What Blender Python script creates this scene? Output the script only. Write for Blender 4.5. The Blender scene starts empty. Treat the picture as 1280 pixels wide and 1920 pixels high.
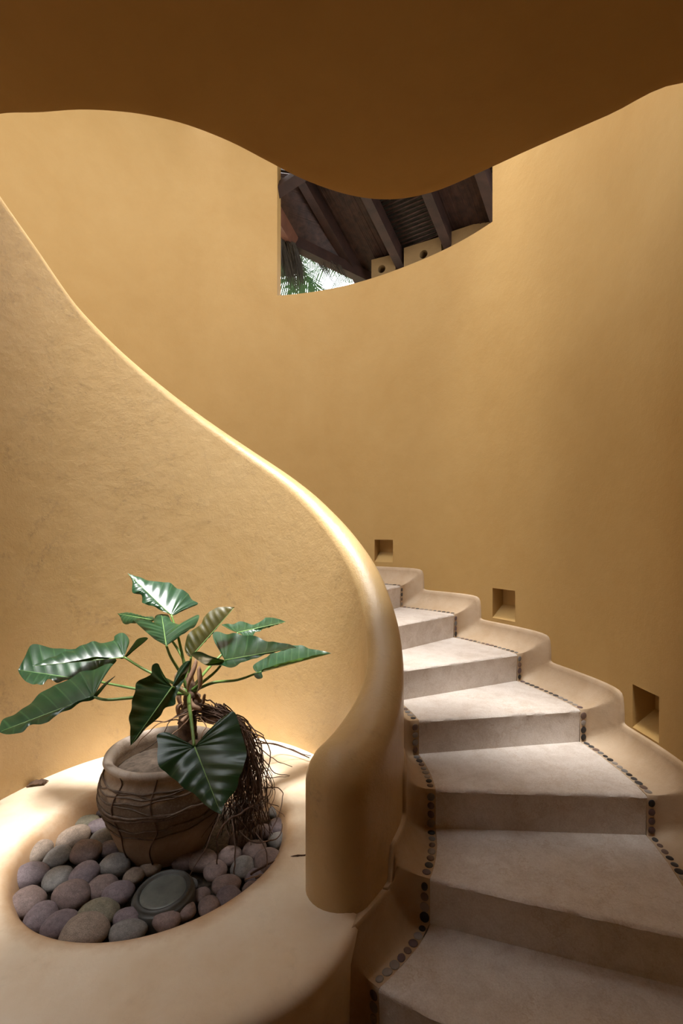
import bpy, bmesh, math, random
from mathutils import Vector, Matrix, noise
random.seed(7)
S = bpy.context.scene
COL = S.collection
PI = math.pi
# ------------------------------------------------------------------ camera, sky, exposure
F, HOR = 900.0, 1000.0            # focal length and horizon row in photo pixels (1280x1920)
H = 0.17                          # riser height
EYE = 1.435 + H                   # eye above the hall floor
CX, CY = -0.60, 2.16              # axis of the spiral stair
cam_d = bpy.data.cameras.new('camera'); cam = bpy.data.objects.new('camera', cam_d); COL.objects.link(cam)
cam_d.sensor_fit = 'VERTICAL'; cam_d.sensor_height = 36; cam_d.sensor_width = 24
cam_d.lens = F / 1920 * 36
cam_d.shift_y = (HOR - 960) / 1920
cam_d.clip_start = 0.02
cam.location = (0, 0, EYE); cam.rotation_euler = (PI / 2, 0, 0)
S.camera = cam
W = bpy.data.worlds.new('world'); S.world = W; W.use_nodes = True
bg = W.node_tree.nodes['Background']
bg.inputs['Strength'].default_value = 4.9
_nt = W.node_tree                 # overcast sky: three times brighter overhead than at the horizon
_tc = _nt.nodes.new('ShaderNodeTexCoord'); _sp = _nt.nodes.new('ShaderNodeSeparateXYZ'); _rp = _nt.nodes.new('ShaderNodeValToRGB')
_nt.links.new(_tc.outputs['Generated'], _sp.inputs[0]); _nt.links.new(_sp.outputs[2], _rp.inputs[0]); _nt.links.new(_rp.outputs[0], bg.inputs['Color'])
_e = _rp.color_ramp.elements
_e[0].position = 0; _e[0].color = (.66, .68, .70, 1); _e[1].position = 1; _e[1].color = (1.92, 1.98, 2.05, 1)
sun_d = bpy.data.lights.new('sun', 'SUN'); sun_d.energy = 11.0; sun_d.angle = math.radians(14); sun_d.color = (1, .97, .92)
sun = bpy.data.objects.new('sun', sun_d); COL.objects.link(sun)
def aim_sun(az, el):              # direction the light comes from: az measured from +x towards +y
    d = Vector((math.cos(el) * math.cos(az), math.cos(el) * math.sin(az), math.sin(el)))
    sun.rotation_euler = d.to_track_quat('Z', 'Y').to_euler()
aim_sun(math.radians(-105), math.radians(80.5))
S.view_settings.view_transform = 'Standard'; S.view_settings.look = 'None'
S.view_settings.gamma = 1; S.view_settings.use_curve_mapping = False
S.view_settings.exposure = 0.06

# ------------------------------------------------------------------ helpers
def lerp(a, b, t): return a + (b - a) * t
def table(pts):
    """smooth (Catmull-Rom) interpolation through (x, y) pairs"""
    xs = [p[0] for p in pts]; ys = [p[1] for p in pts]
    n = len(xs)
    m = []
    for i in range(n):
        a = max(i - 1, 0); b = min(i + 1, n - 1)
        m.append((ys[b] - ys[a]) / (xs[b] - xs[a]))
    def fn(x):
        if x <= xs[0]: return ys[0] + (x - xs[0]) * m[0]
        if x >= xs[-1]: return ys[-1] + (x - xs[-1]) * m[-1]
        i = 0
        while x > xs[i + 1]: i += 1
        h = xs[i + 1] - xs[i]; t = (x - xs[i]) / h
        return ((2*t**3 - 3*t*t + 1) * ys[i] + (t**3 - 2*t*t + t) * h * m[i]
                + (-2*t**3 + 3*t*t) * ys[i + 1] + (t**3 - t*t) * h * m[i + 1])
    return fn
def px(x, y, d):                  # photo pixel at forward distance d
    return Vector(((x - 640) / F * d, d, EYE - (y - HOR) / F * d))
def pxz(x, y, z):                 # photo pixel on the level z
    return px(x, y, F * (EYE - z) / (y - HOR))
def pol(r, th, z=0.0):            # polar around the stair axis, degrees
    t = math.radians(th)
    return Vector((CX + r * math.cos(t), CY + r * math.sin(t), z))
def obj(name, verts, faces, mat, parent=None, smooth=True, uv=None):
    me = bpy.data.meshes.new(name)
    me.from_pydata([tuple(v) for v in verts], [], faces)
    me.update()
    if smooth: me.polygons.foreach_set('use_smooth', [True] * len(me.polygons))
    if uv is not None:
        l = me.uv_layers.new(name='UVMap')
        for lp in me.loops: l.data[lp.index].uv = uv[lp.vertex_index]
    if mat: me.materials.append(mat)
    o = bpy.data.objects.new(name, me); COL.objects.link(o)
    if parent: o.parent = parent
    return o
def fix(o):                       # outward normals
    bm = bmesh.new(); bm.from_mesh(o.data)
    bmesh.ops.remove_doubles(bm, verts=bm.verts, dist=1e-5)
    bmesh.ops.recalc_face_normals(bm, faces=bm.faces); bm.to_mesh(o.data); bm.free(); return o
def share(o, parent=None, name=None):
    c = o.copy(); COL.objects.link(c)
    if parent is not None: c.parent = parent
    if name: c.name = name
    return c
def tag(o, label=None, cat=None, group=None, kind=None):
    if label: o['label'] = label
    if cat: o['category'] = cat
    if group: o['group'] = group
    if kind: o['kind'] = kind
    return o
def empty(name, loc=(0, 0, 0)):
    o = bpy.data.objects.new(name, None); COL.objects.link(o); o.location = loc; o.empty_display_size = .1; return o
def gridfaces(nu, nv, closed_u=False, closed_v=False, off=0):
    f = []
    for i in range(nu if closed_u else nu - 1):
        for j in range(nv if closed_v else nv - 1):
            a = i * nv + j; b = ((i + 1) % nu) * nv + j
            c = ((i + 1) % nu) * nv + (j + 1) % nv; d = i * nv + (j + 1) % nv
            f.append((a + off, b + off, c + off, d + off))
    return f
def tube_data(pts, rad, n=6, off=0):
    """tube along points; rad a number or a list"""
    pts = [Vector(p) for p in pts]; N = len(pts)
    v = []; f = []
    up = Vector((0.123, 0.31, 1)).normalized()
    for i, p in enumerate(pts):
        t = (pts[min(i + 1, N - 1)] - pts[max(i - 1, 0)]).normalized()
        a = t.cross(up)
        if a.length < 1e-4: a = t.cross(Vector((1, 0, 0)))
        a.normalize(); b = a.cross(t)
        r = rad[i] if isinstance(rad, (list, tuple)) else rad
        for k in range(n):
            q = 2 * PI * k / n
            v.append(p + a * (r * math.cos(q)) + b * (r * math.sin(q)))
    f = gridfaces(N, n, closed_v=True, off=off)
    f.append(tuple(off + k for k in range(n))); f.append(tuple(off + (N - 1) * n + k for k in reversed(range(n))))
    return v, f
def curve(p, n=10):
    """Catmull-Rom through 3-D points"""
    p = [Vector(q) for q in p]; out = []
    for i in range(len(p) - 1):
        a = p[max(i - 1, 0)]; b = p[i]; c = p[i + 1]; d = p[min(i + 2, len(p) - 1)]
        for k in range(n):
            t = k / n
            out.append(0.5 * ((2 * b) + (c - a) * t + (2*a - 5*b + 4*c - d) * t*t + (3*b - a - 3*c + d) * t**3))
    out.append(p[-1]); return out
def lathe(name, prof, mat, parent=None, n=48, wob=0.0, seed=0):
    v = []
    for k in range(n):
        a = 2 * PI * k / n
        for r, z in prof:
            rr = r * (1 + wob * noise.noise(Vector((math.cos(a) * 1.5 + seed, math.sin(a) * 1.5, z * 5))))
            v.append((rr * math.cos(a), rr * math.sin(a), z))
    return fix(obj(name, v, gridfaces(n, len(prof), closed_u=True), mat, parent))

# ------------------------------------------------------------------ materials
def mat(name, build):
    m = bpy.data.materials.new(name); m.use_nodes = True
    nt = m.node_tree; p = nt.nodes['Principled BSDF']
    build(nt, p); return m
def N(nt, t, **kw):
    n = nt.nodes.new(t)
    for k, v in kw.items(): setattr(n, k, v)
    return n
def tex(nt, scale, detail=6, rough=.55, dist=0.0, vec=None):
    n = N(nt, 'ShaderNodeTexNoise'); n.inputs['Scale'].default_value = scale; n.inputs['Detail'].default_value = detail
    n.inputs['Roughness'].default_value = rough; n.inputs['Distortion'].default_value = dist
    nt.links.new(vec if vec else coords(nt), n.inputs['Vector']); return n
def coords(nt, kind='Object'):
    for n in nt.nodes:
        if n.type == 'TEX_COORD': return n.outputs[kind]
    return N(nt, 'ShaderNodeTexCoord').outputs[kind]
def ramp(nt, src, stops):
    r = N(nt, 'ShaderNodeValToRGB'); e = r.color_ramp.elements
    while len(e) < len(stops): e.new(.5)
    for el, (pos, c) in zip(e, stops):
        el.position = pos; el.color = (c[0], c[1], c[2], 1) if not isinstance(c, (int, float)) else (c, c, c, 1)
    nt.links.new(src, r.inputs[0]); return r.outputs[0]
def mix(nt, fac, a, b, mode='MIX'):
    m = N(nt, 'ShaderNodeMix', data_type='RGBA', blend_type=mode)
    for sock, val in ((m.inputs[0], fac), (m.inputs[6], a), (m.inputs[7], b)):
        if isinstance(val, (int, float)): sock.default_value = val
        elif isinstance(val, tuple): sock.default_value = (val[0], val[1], val[2], 1)
        else: nt.links.new(val, sock)
    return m.outputs[2]
def bump(nt, p, src, strength, dist=.01, chain=None):
    b = N(nt, 'ShaderNodeBump'); b.inputs['Strength'].default_value = strength; b.inputs['Distance'].default_value = dist
    nt.links.new(src, b.inputs['Height'])
    if chain: nt.links.new(chain, b.inputs['Normal'])
    nt.links.new(b.outputs[0], p.inputs['Normal']); return b.outputs[0]
def setp(p, **kw):
    for k, v in kw.items():
        p.inputs[k.replace('_', ' ')].default_value = v
def plaster(base, dark, light, rough=.75, scuff=0.0, spec=.3, bs=.25, ring=None):
    def b(nt, p):
        big = tex(nt, 1.1, 5, .6, .6)
        c = ramp(nt, big.outputs[0], [(.3, dark), (.5, base), (.72, light)])
        mid = tex(nt, 7, 6, .65)
        c = mix(nt, .35, c, ramp(nt, mid.outputs[0], [(.3, dark), (.7, light)]), 'MIX')
        if scuff:
            s = tex(nt, 3.2, 8, .75, 1.2)
            fac = ramp(nt, s.outputs[0], [(.52, 0.0), (.72, scuff)])
            fine = tex(nt, 45, 4, .7)
            fac2 = mix(nt, 1.0, fac, ramp(nt, fine.outputs[0], [(.42, 0.0), (.62, 1.0)]), 'MULTIPLY')
            c = mix(nt, fac2, c, (.19, .14, .085))
        if ring:                  # rusty stain along the wetted edge of the basin
            m = N(nt, 'ShaderNodeVectorMath', operation='MULTIPLY'); m.inputs[1].default_value = (1, 1, 0); nt.links.new(coords(nt), m.inputs[0])
            ds = N(nt, 'ShaderNodeVectorMath', operation='DISTANCE'); ds.inputs[1].default_value = ring; nt.links.new(m.outputs[0], ds.inputs[0])
            ad = N(nt, 'ShaderNodeMath', operation='MULTIPLY_ADD'); ad.inputs[1].default_value = .10; nt.links.new(mid.outputs[0], ad.inputs[0]); nt.links.new(ds.outputs['Value'], ad.inputs[2])
            c = mix(nt, ramp(nt, ad.outputs[0], [(.565, .8), (.63, 0.0)]), c, (.47, .27, .13))
        nt.links.new(c, p.inputs['Base Color'])
        setp(p, Roughness=rough, Specular_IOR_Level=spec)
        f1 = tex(nt, 130, 5, .7); f2 = tex(nt, 14, 5, .6)
        n1 = bump(nt, p, f1.outputs[0], bs, .004)
        bump(nt, p, f2.outputs[0], bs, .012, n1)
    return b
M = {}
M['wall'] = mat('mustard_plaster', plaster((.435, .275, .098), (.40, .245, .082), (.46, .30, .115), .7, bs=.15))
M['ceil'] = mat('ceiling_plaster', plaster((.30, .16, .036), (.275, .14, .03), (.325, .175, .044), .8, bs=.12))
M['bal'] = mat('balustrade_plaster', plaster((.54, .37, .175), (.50, .33, .14), (.57, .40, .20), .36, scuff=.55, spec=.5, bs=.3))
M['ledge'] = mat('ledge_plaster', plaster((.78, .65, .49), (.65, .48, .31), (.83, .73, .60), .48, scuff=.2, spec=.4, bs=.12, ring=(-.755, 2.0, 0)))
M['cove'] = mat('cove_plaster', plaster((.47, .345, .225), (.36, .235, .12), (.55, .43, .31), .6, scuff=.25, spec=.35, bs=.2))
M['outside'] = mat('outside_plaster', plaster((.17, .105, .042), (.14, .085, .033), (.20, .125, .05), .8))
def b_step(nt, p):
    a = tex(nt, 2.3, 7, .65, .8); m = tex(nt, 11, 7, .7, .5); g = tex(nt, 160, 4, .7)
    c = ramp(nt, a.outputs[0], [(.32, (0.463, 0.394, 0.344)), (.5, (0.587, 0.525, 0.481)), (.68, (0.688, 0.637, 0.600))])
    c = mix(nt, .6, c, ramp(nt, m.outputs[0], [(.34, (0.362, 0.281, 0.225)), (.52, (0.600, 0.544, 0.500)), (.7, (0.725, 0.681, 0.650))]))
    v = N(nt, 'ShaderNodeTexVoronoi', feature='DISTANCE_TO_EDGE'); v.inputs['Scale'].default_value = 4.0
    w = N(nt, 'ShaderNodeVectorMath', operation='MULTIPLY_ADD'); w.inputs[1].default_value = (.5, .5, .5)
    wn = tex(nt, 5, 6, .7); nt.links.new(wn.outputs['Color'], w.inputs[0]); nt.links.new(coords(nt), w.inputs[2])
    nt.links.new(w.outputs[0], v.inputs['Vector'])
    crack = ramp(nt, v.outputs[0], [(0, .75), (.03, 0.0)])
    gate = ramp(nt, tex(nt, 1.7, 3).outputs[0], [(.44, 0.0), (.56, 1.0)])
    c = mix(nt, mix(nt, 1.0, crack, gate, 'MULTIPLY'), c, (0.413, 0.294, 0.206))
    pit = tex(nt, 38, 3, .6)
    c = mix(nt, ramp(nt, pit.outputs[0], [(.68, 0.0), (.76, .6)]), c, (0.375, 0.250, 0.175))
    c = mix(nt, .42, c, ramp(nt, g.outputs[0], [(.36, (0.550, 0.450, 0.375)), (.7, (0.800, 0.750, 0.675))]))
    nt.links.new(c, p.inputs['Base Color']); setp(p, Roughness=.5, Specular_IOR_Level=.45)
    n1 = bump(nt, p, g.outputs[0], .5, .004); bump(nt, p, m.outputs[0], .4, .012, n1)
M['step'] = mat('worn_step_stone', b_step)
def b_col(stops, scale, rough, bs=.2, spec=.4, fine=90, speck=0.0):
    def b(nt, p):
        oi = N(nt, 'ShaderNodeObjectInfo')
        add = N(nt, 'ShaderNodeVectorMath', operation='ADD')
        nt.links.new(coords(nt), add.inputs[0]); nt.links.new(oi.outputs['Random'], add.inputs[1])
        a = tex(nt, scale, 6, .6, .3, add.outputs[0])
        c = ramp(nt, a.outputs[0], stops)
        if speck:                 # mineral grain and pale scratches
            sp = tex(nt, 26, 6, .75, .4, add.outputs[0])
            c = mix(nt, speck, c, ramp(nt, sp.outputs[0], [(.36, (.25, .22, .22)), (.5, (1, 1, 1)), (.64, (1.9, 1.85, 1.8))]), 'MULTIPLY')
        nt.links.new(c, p.inputs['Base Color'])
        setp(p, Roughness=rough, Specular_IOR_Level=spec)
        bump(nt, p, tex(nt, fine, 5, .65, 0, add.outputs[0]).outputs[0], bs, .003)
    return b
PEB = [mat('pebble_' + n, b_col([(.3, c), (.7, tuple(q * 1.6 for q in c))], 40, .45)) for n, c in
       (('slate', (.035, .033, .034)), ('grey', (.12, .115, .115)), ('brown', (.11, .07, .055)), ('plum', (.085, .055, .058)), ('ash', (.20, .175, .155)), ('black', (.013, .012, .013)))]
STN = [mat('river_' + n, b_col([(.28, tuple(q * .72 for q in c)), (.5, c), (.74, tuple(q * 1.3 for q in c))], 3.5, .62, .45, .3, 30, .55)) for n, c in
       (('purple', (.175, .14, .15)), ('tan', (.25, .195, .155)), ('grey', (.19, .18, .172)), ('rose', (.205, .152, .14)), ('olive', (.19, .172, .125)))]
M['gravel'] = mat('dark_gravel', b_col([(.35, (.025, .018, .013)), (.65, (.10, .075, .055))], 60, .9, 1.0))
M['soil'] = mat('pot_soil', b_col([(.3, (.035, .024, .017)), (.7, (.13, .095, .07))], 30, .9, 1.0))
def b_pot(nt, p):
    sep = N(nt, 'ShaderNodeSeparateXYZ'); nt.links.new(coords(nt), sep.inputs[0])
    n = tex(nt, 7, 7, .7, .6); g = tex(nt, 120, 4, .7)
    c = ramp(nt, n.outputs[0], [(.3, (.21, .145, .10)), (.5, (.34, .25, .18)), (.72, (.45, .36, .28))])
    hz = N(nt, 'ShaderNodeMath', operation='MULTIPLY_ADD'); hz.inputs[1].default_value = .12
    nt.links.new(n.outputs[0], hz.inputs[0]); nt.links.new(sep.outputs[2], hz.inputs[2])
    band = ramp(nt, hz.outputs[0], [(.20, 0.0), (.25, .8), (.36, .85), (.385, .1)])
    c = mix(nt, band, c, (.10, .07, .052))
    c = mix(nt, ramp(nt, hz.outputs[0], [(.445, 0.0), (.475, .75)]), c, (.36, .30, .255))
    c = mix(nt, ramp(nt, hz.outputs[0], [(.10, .45), (.22, 0.0)]), c, (.44, .35, .27))
    c = mix(nt, ramp(nt, g.outputs[0], [(.5, 0.0), (.75, .35)]), c, (.42, .36, .30))
    nt.links.new(c, p.inputs['Base Color']); setp(p, Roughness=.65, Specular_IOR_Level=.35)
    n1 = bump(nt, p, g.outputs[0], .4, .004); bump(nt, p, n.outputs[0], .4, .012, n1)
M['pot'] = mat('weathered_clay', b_pot)
M['vine'] = mat('dry_vine', b_col([(.3, (.05, .032, .022)), (.7, (.16, .11, .08))], 40, .7, .5))
M['root'] = mat('root_fibre', b_col([(.3, (.045, .024, .016)), (.7, (.13, .07, .045))], 30, .75, .5))
M['trunk'] = mat('shaggy_trunk', b_col([(.3, (.05, .028, .017)), (.7, (.20, .12, .075))], 25, .85, .8))
M['sheath'] = mat('dry_sheath', b_col([(.3, (.20, .105, .06)), (.7, (.45, .29, .19))], 18, .7, .4))
M['stem'] = mat('leaf_stalk', b_col([(.3, (.085, .17, .035)), (.7, (.17, .27, .07))], 12, .4, .1))
M['rib'] = mat('leaf_rib', b_col([(.3, (.16, .30, .09)), (.7, (.25, .40, .14))], 12, .4, .05))
M['disc'] = mat('dark_metal', b_col([(.3, (.030, .030, .028)), (.7, (.075, .075, .068))], 14, .5, .3, .5))
M['lens'] = mat('dusty_lens', b_col([(.3, (.075, .08, .07)), (.7, (.15, .155, .135))], 12, .4, .2, .5))
def leafmat(name, c0, c1, cv, under, rough=.31):
    def b(nt, p):
        uv = N(nt, 'ShaderNodeUVMap'); sep = N(nt, 'ShaderNodeSeparateXYZ'); nt.links.new(uv.outputs[0], sep.inputs[0])
        fr = N(nt, 'ShaderNodeMath', operation='FRACT'); nt.links.new(sep.outputs[0], fr.inputs[0])
        s = N(nt, 'ShaderNodeMath', operation='SUBTRACT'); s.inputs[1].default_value = .5; nt.links.new(fr.outputs[0], s.inputs[0])
        ab = N(nt, 'ShaderNodeMath', operation='ABSOLUTE'); nt.links.new(s.outputs[0], ab.inputs[0])
        vein = ramp(nt, ab.outputs[0], [(.0, .42), (.07, 0.0)])
        n = tex(nt, 9, 5, .6)
        c = ramp(nt, n.outputs[0], [(.3, c0), (.7, c1)])
        c = mix(nt, vein, c, cv)
        geo = N(nt, 'ShaderNodeNewGeometry')
        c = mix(nt, geo.outputs['Backfacing'], c, under)
        nt.links.new(c, p.inputs['Base Color']); setp(p, Roughness=rough, Specular_IOR_Level=.5)
        tr = N(nt, 'ShaderNodeBsdfTranslucent'); nt.links.new(mix(nt, .6, c, (.20, .34, .03)), tr.inputs[0])
        ms = N(nt, 'ShaderNodeMixShader'); ms.inputs[0].default_value = .06
        out = nt.nodes['Material Output']
        nt.links.new(p.outputs[0], ms.inputs[1]); nt.links.new(tr.outputs[0], ms.inputs[2]); nt.links.new(ms.outputs[0], out.inputs[0])
        bump(nt, p, tex(nt, 60, 3).outputs[0], .06, .003)
    return b
M['leaf'] = mat('glossy_leaf', leafmat('a', (.006, .028, .012), (.014, .052, .019), (.06, .14, .05), (.04, .10, .028)))
M['leaf2'] = mat('lighter_leaf', leafmat('b', (.008, .036, .016), (.018, .062, .025), (.075, .15, .06), (.07, .15, .03)))
M['leaf3'] = mat('ageing_leaf', leafmat('c', (.035, .036, .007), (.085, .07, .012), (.15, .13, .035), (.06, .05, .012), .45))
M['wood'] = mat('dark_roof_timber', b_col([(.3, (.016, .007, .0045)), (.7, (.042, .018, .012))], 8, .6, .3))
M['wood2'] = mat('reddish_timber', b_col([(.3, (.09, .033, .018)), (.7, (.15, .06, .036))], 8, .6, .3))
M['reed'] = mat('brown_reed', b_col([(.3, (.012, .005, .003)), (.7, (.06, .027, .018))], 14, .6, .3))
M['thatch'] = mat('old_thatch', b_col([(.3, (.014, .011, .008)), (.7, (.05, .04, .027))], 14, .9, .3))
M['palm'] = mat('palm_green', b_col([(.3, (.02, .06, .02)), (.7, (.06, .14, .05))], 6, .5, .1))
M['palmtrunk'] = mat('palm_bark', b_col([(.3, (.14, .10, .07)), (.7, (.28, .22, .17))], 6, .9, .6))
M['ground'] = mat('sandy_ground', b_col([(.3, (.10, .09, .05)), (.7, (.17, .15, .09))], 3, .9, .4))
M['floor'] = mat('hall_floor', plaster((.20, .13, .085), (.16, .10, .065), (.24, .16, .11), .5, scuff=.1))

# ------------------------------------------------------------------ plan curves
RW = table([(-60, 2.06), (-25, 2.05), (-5, 2.04), (11, 2.04), (27, 2.05), (43, 2.085), (58, 2.12), (74, 2.20), (90, 2.28), (110, 2.33), (140, 2.38), (180, 2.42), (220, 2.45)])
RM = table([(-45, .752), (-37, .753), (-26, .760), (-14, .783), (-4, .794), (20, .790), (40, .783), (53, .788), (81, .846), (110, .902), (141, .964), (166, 1.046), (180, 1.09), (215, 1.16)])
_wb = table([(-37, .121), (-28, .116), (-20, .102), (-12, .087), (-4, .079), (10, .079), (60, .079)])
def WB(th): return _wb(th) if th < 10 else .079      # half thickness: bulb at the foot, slim above
ZT = table([(-40, .69), (-25, .755), (-8, .90), (8, 1.09), (25, 1.31), (53, 1.62), (90, 1.98), (120, 2.30), (150, 2.66), (165, 2.92), (180, 3.13), (215, 3.6)])
RI = table([(-60, .94), (-42, .966), (-23, 1.008), (12, 1.007), (30, 1.04), (53, 1.085), (81, 1.15), (120, 1.22), (180, 1.35), (230, 1.42)])
RO = table([(-60, 1.85), (-35, 1.86), (-5, 1.882), (11, 1.886), (27, 1.90), (43, 1.935), (57, 1.96), (73, 2.03), (90, 2.11), (110, 2.16), (140, 2.21), (180, 2.25), (230, 2.28)])
TI = [-42, -23.5, -6, 12.5, 28, 44, 57.5]; TO = [-35.5, -21, -4.6, 11, 26.5, 43, 57]
while len(TI) < 17: TI.append(TI[-1] + 15.6); TO.append(TO[-1] + 15.8)
ZL = H + 0.187                    # planter ledge
ZC = EYE + 1.48                   # soffit
ZS = EYE + 2.20                   # sill of the opening
ZTOP = EYE + 4.4; ZO = EYE + 3.72   # wall top, head of the opening
def wall_hit(x):                  # angle where the photo column x meets the curved wall
    best = None
    for k in range(-4000, 20000):
        th = k / 100
        p = pol(RW(th), th)
        e = abs(p.x / p.y * F + 640 - x) if p.y > 0.5 else 9e9
        if best is None or e < best[0]: best = (e, th, p.y)
    return best[1], best[2]

# ------------------------------------------------------------------ shell
def flat(name, x0, x1, y0, y1, z0, z1, m, nx=1):
    v = [(x, y, z) for x in (x0, x1) for y in (y0, y1) for z in (z0, z1)]
    f = [(0, 1, 3, 2), (4, 6, 7, 5), (0, 4, 5, 1), (2, 3, 7, 6), (0, 2, 6, 4), (1, 5, 7, 3)]
    return obj(name, v, f, m, smooth=False)
tag(flat('floor', -3.3, 2.0, -3.0, 5.0, -.2, 0, M['floor']), kind='structure')
tag(flat('ground', -30, 30, 5.0, 45, -.3, -.1, M['ground']), kind='structure')

# curved wall: stations along the plan line; opening and niches are cut out cell by cell
def build_wall():
    thL, dL = wall_hit(519.5); thR, dR = wall_hit(925)
    niches = []
    for xa, xb, ya, yb in ((702, 736.5, 1012, 1054), (923, 965.5, 1105, 1162), (1185.5, 1235, 1294, 1378)):
        ta, da = wall_hit(xa); tb, db = wall_hit(xb)
        d = (da + db) / 2
        niches.append((tb, ta, EYE - (yb - HOR) / F * d, EYE - (ya - HOR) / F * d))
    ths = [-25 + 1.5 * k for k in range(152)]
    for a in [thL, thR] + [q for n in niches for q in n[:2]]:
        ths = [t for t in ths if abs(t - a) > .6]; ths.append(a)
    ths.sort()
    zs = [-.02, .5, 1.0, 1.5, 2.0, 2.6, 3.1, ZS, 4.4, ZO, ZTOP]
    for n in niches: zs += [n[2], n[3]]
    zs.sort()
    st = []                       # (point, outward normal, theta)
    p0 = pol(RW(-25), -25)
    for y, x in ((-3.0, 1.62), (-1.5, 1.60), (-.3, 1.55), (.4, 1.47), (.85, 1.37)):
        st.append((Vector((x, y, 0)), None, None))
    for t in ths: st.append((pol(RW(t), t), None, t))
    e = st[-1][0]
    for k in (1, 2, 3, 4): st.append((Vector((e.x - .02 * k, e.y - (e.y + 3.0) * k / 4, 0)), None, None))
    pts = [s[0] for s in st]
    T = .15
    nv = len(zs); n = len(st)
    inner = []; outer = []
    for i, p in enumerate(pts):
        t = (pts[min(i + 1, n - 1)] - pts[max(i - 1, 0)]).normalized()
        nrm = Vector((t.y, -t.x, 0))
        for z in zs:
            z = min(z, EYE + 3.3) if (st[i][2] is None and p.x < 0) else z
            inner.append(Vector((p.x, p.y, z))); outer.append(Vector((p.x, p.y, z)) + nrm * T)
    v = inner + outer; off = len(inner); f = []
    def is_open(i, j):
        a, b = st[i][2], st[i + 1][2]
        if a is None or b is None: return False
        return a >= thR - 1e-6 and b <= thL + 1e-6 and zs[j] >= ZS - 1e-6 and zs[j + 1] <= ZO + 1e-6
    def is_niche(i, j):
        a, b = st[i][2], st[i + 1][2]
        if a is None or b is None: return None
        for k, q in enumerate(niches):
            if a >= q[0] - 1e-6 and b <= q[1] + 1e-6 and zs[j] >= q[2] - 1e-6 and zs[j + 1] <= q[3] + 1e-6: return k
        return None
    opened = set()
    for i in range(n - 1):
        for j in range(nv - 1):
            a, b, c, d = i * nv + j, i * nv + j + 1, (i + 1) * nv + j + 1, (i + 1) * nv + j
            o = is_open(i, j)
            if o: opened.add((i, j))
            if not o:
                f.append((off + a, off + d, off + c, off + b))
                if is_niche(i, j) is None: f.append((a, b, c, d))
    for (i, j) in opened:         # reveals of the opening
        a, b, c, d = i * nv + j, i * nv + j + 1, (i + 1) * nv + j + 1, (i + 1) * nv + j
        if (i, j - 1) not in opened: f.append((a, d, off + d, off + a))
        if (i, j + 1) not in opened: f.append((b, off + b, off + c, c))
        if (i - 1, j) not in opened: f.append((a, off + a, off + b, b))
        if (i + 1, j) not in opened: f.append((d, c, off + c, off + d))
    for i in range(n - 1):        # top
        a = i * nv + nv - 1; d = a + nv
        f.append((a, off + a, off + d, d))
    # niches: flat back, floor sloping down towards the front
    for (ta, tb, z0, z1) in niches:
        dep = .115
        zm = lerp(z0, z1, .42)
        A = [pol(RW(ta), ta, z0), pol(RW(tb), tb, z0), pol(RW(tb), tb, z1), pol(RW(ta), ta, z1)]
        tm = math.radians((ta + tb) / 2); o = Vector((math.cos(tm), math.sin(tm), 0)) * dep
        B = [A[0] + o, A[1] + o, A[2] + o, A[3] + o]
        B[0].z = B[1].z = zm
        # boundary rows follow the wall curve
        k = len(v); v += A + B
        f += [(k, k + 1, k + 5, k + 4), (k + 4, k + 5, k + 6, k + 7), (k + 3, k + 7, k + 6, k + 2), (k, k + 4, k + 7, k + 3), (k + 1, k + 2, k + 6, k + 5)]
    w = obj('wall_back', v, f, M['wall'])
    m = w.data
    bm = bmesh.new(); bm.from_mesh(m)
    bmesh.ops.remove_doubles(bm, verts=bm.verts, dist=1e-5)
    for e in bm.edges:
        if len(e.link_faces) == 2 and e.calc_face_angle() > math.radians(28): e.smooth = False
    bm.to_mesh(m); bm.free()
    tag(w, kind='structure')
build_wall()

def build_ceiling():
    ed = [(0, 218), (75, 215), (150, 210), (220, 213), (280, 221), (350, 238), (430, 269), (500, 305), (560, 336), (620, 359), (670, 372), (720, 377), (770, 373), (830, 357), (910, 322), (1000, 281), (1140, 220), (1280, 160)]
    line = [pxz(x, y, ZC) for x, y in ed]
    pre = [Vector((-3.2, -1.6, ZC)), Vector((-2.4, -1.6, ZC)), Vector((-1.55, -1.5, ZC)), Vector((-1.45, .2, ZC)), Vector((-1.42, 1.4, ZC)), Vector((-1.38, 1.75, ZC))]
    post = [Vector((1.5, 1.64, ZC)), Vector((2.1, 1.3, ZC))]
    c = curve(pre + line + post, 5)
    n = len(c); v = []; f = []
    th = .32; rr = .015
    rows = []
    for i, p in enumerate(c):
        t = (c[min(i + 1, n - 1)] - c[max(i - 1, 0)]).normalized(); o = Vector((-t.y, t.x, 0))  # outward (towards the well)
        ix = Vector((p.x + .0, -3.0, ZC))
        row = [Vector((p.x, -3.0, ZC))] + [Vector((p.x, lerp(-3.0, p.y - .06, k / 6), ZC)) for k in range(1, 7)]
        row += [p - o * rr, p - o * rr * .3 + Vector((0, 0, rr * .3)), p + Vector((0, 0, rr)), p + Vector((0, 0, th)), Vector((p.x, -3.0, ZC + th))]
        v += row
    m = len(row)
    f = gridfaces(n, m)
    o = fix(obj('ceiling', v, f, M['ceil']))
    bm = bmesh.new(); bm.from_mesh(o.data)
    for e in bm.edges:
        if len(e.link_faces) == 2 and e.calc_face_angle() > math.radians(40): e.smooth = False
    bm.to_mesh(o.data); bm.free()
    tag(o, kind='structure')
build_ceiling()
_y = .7  # unseen slab over the upper floor, added to block low sky
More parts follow.
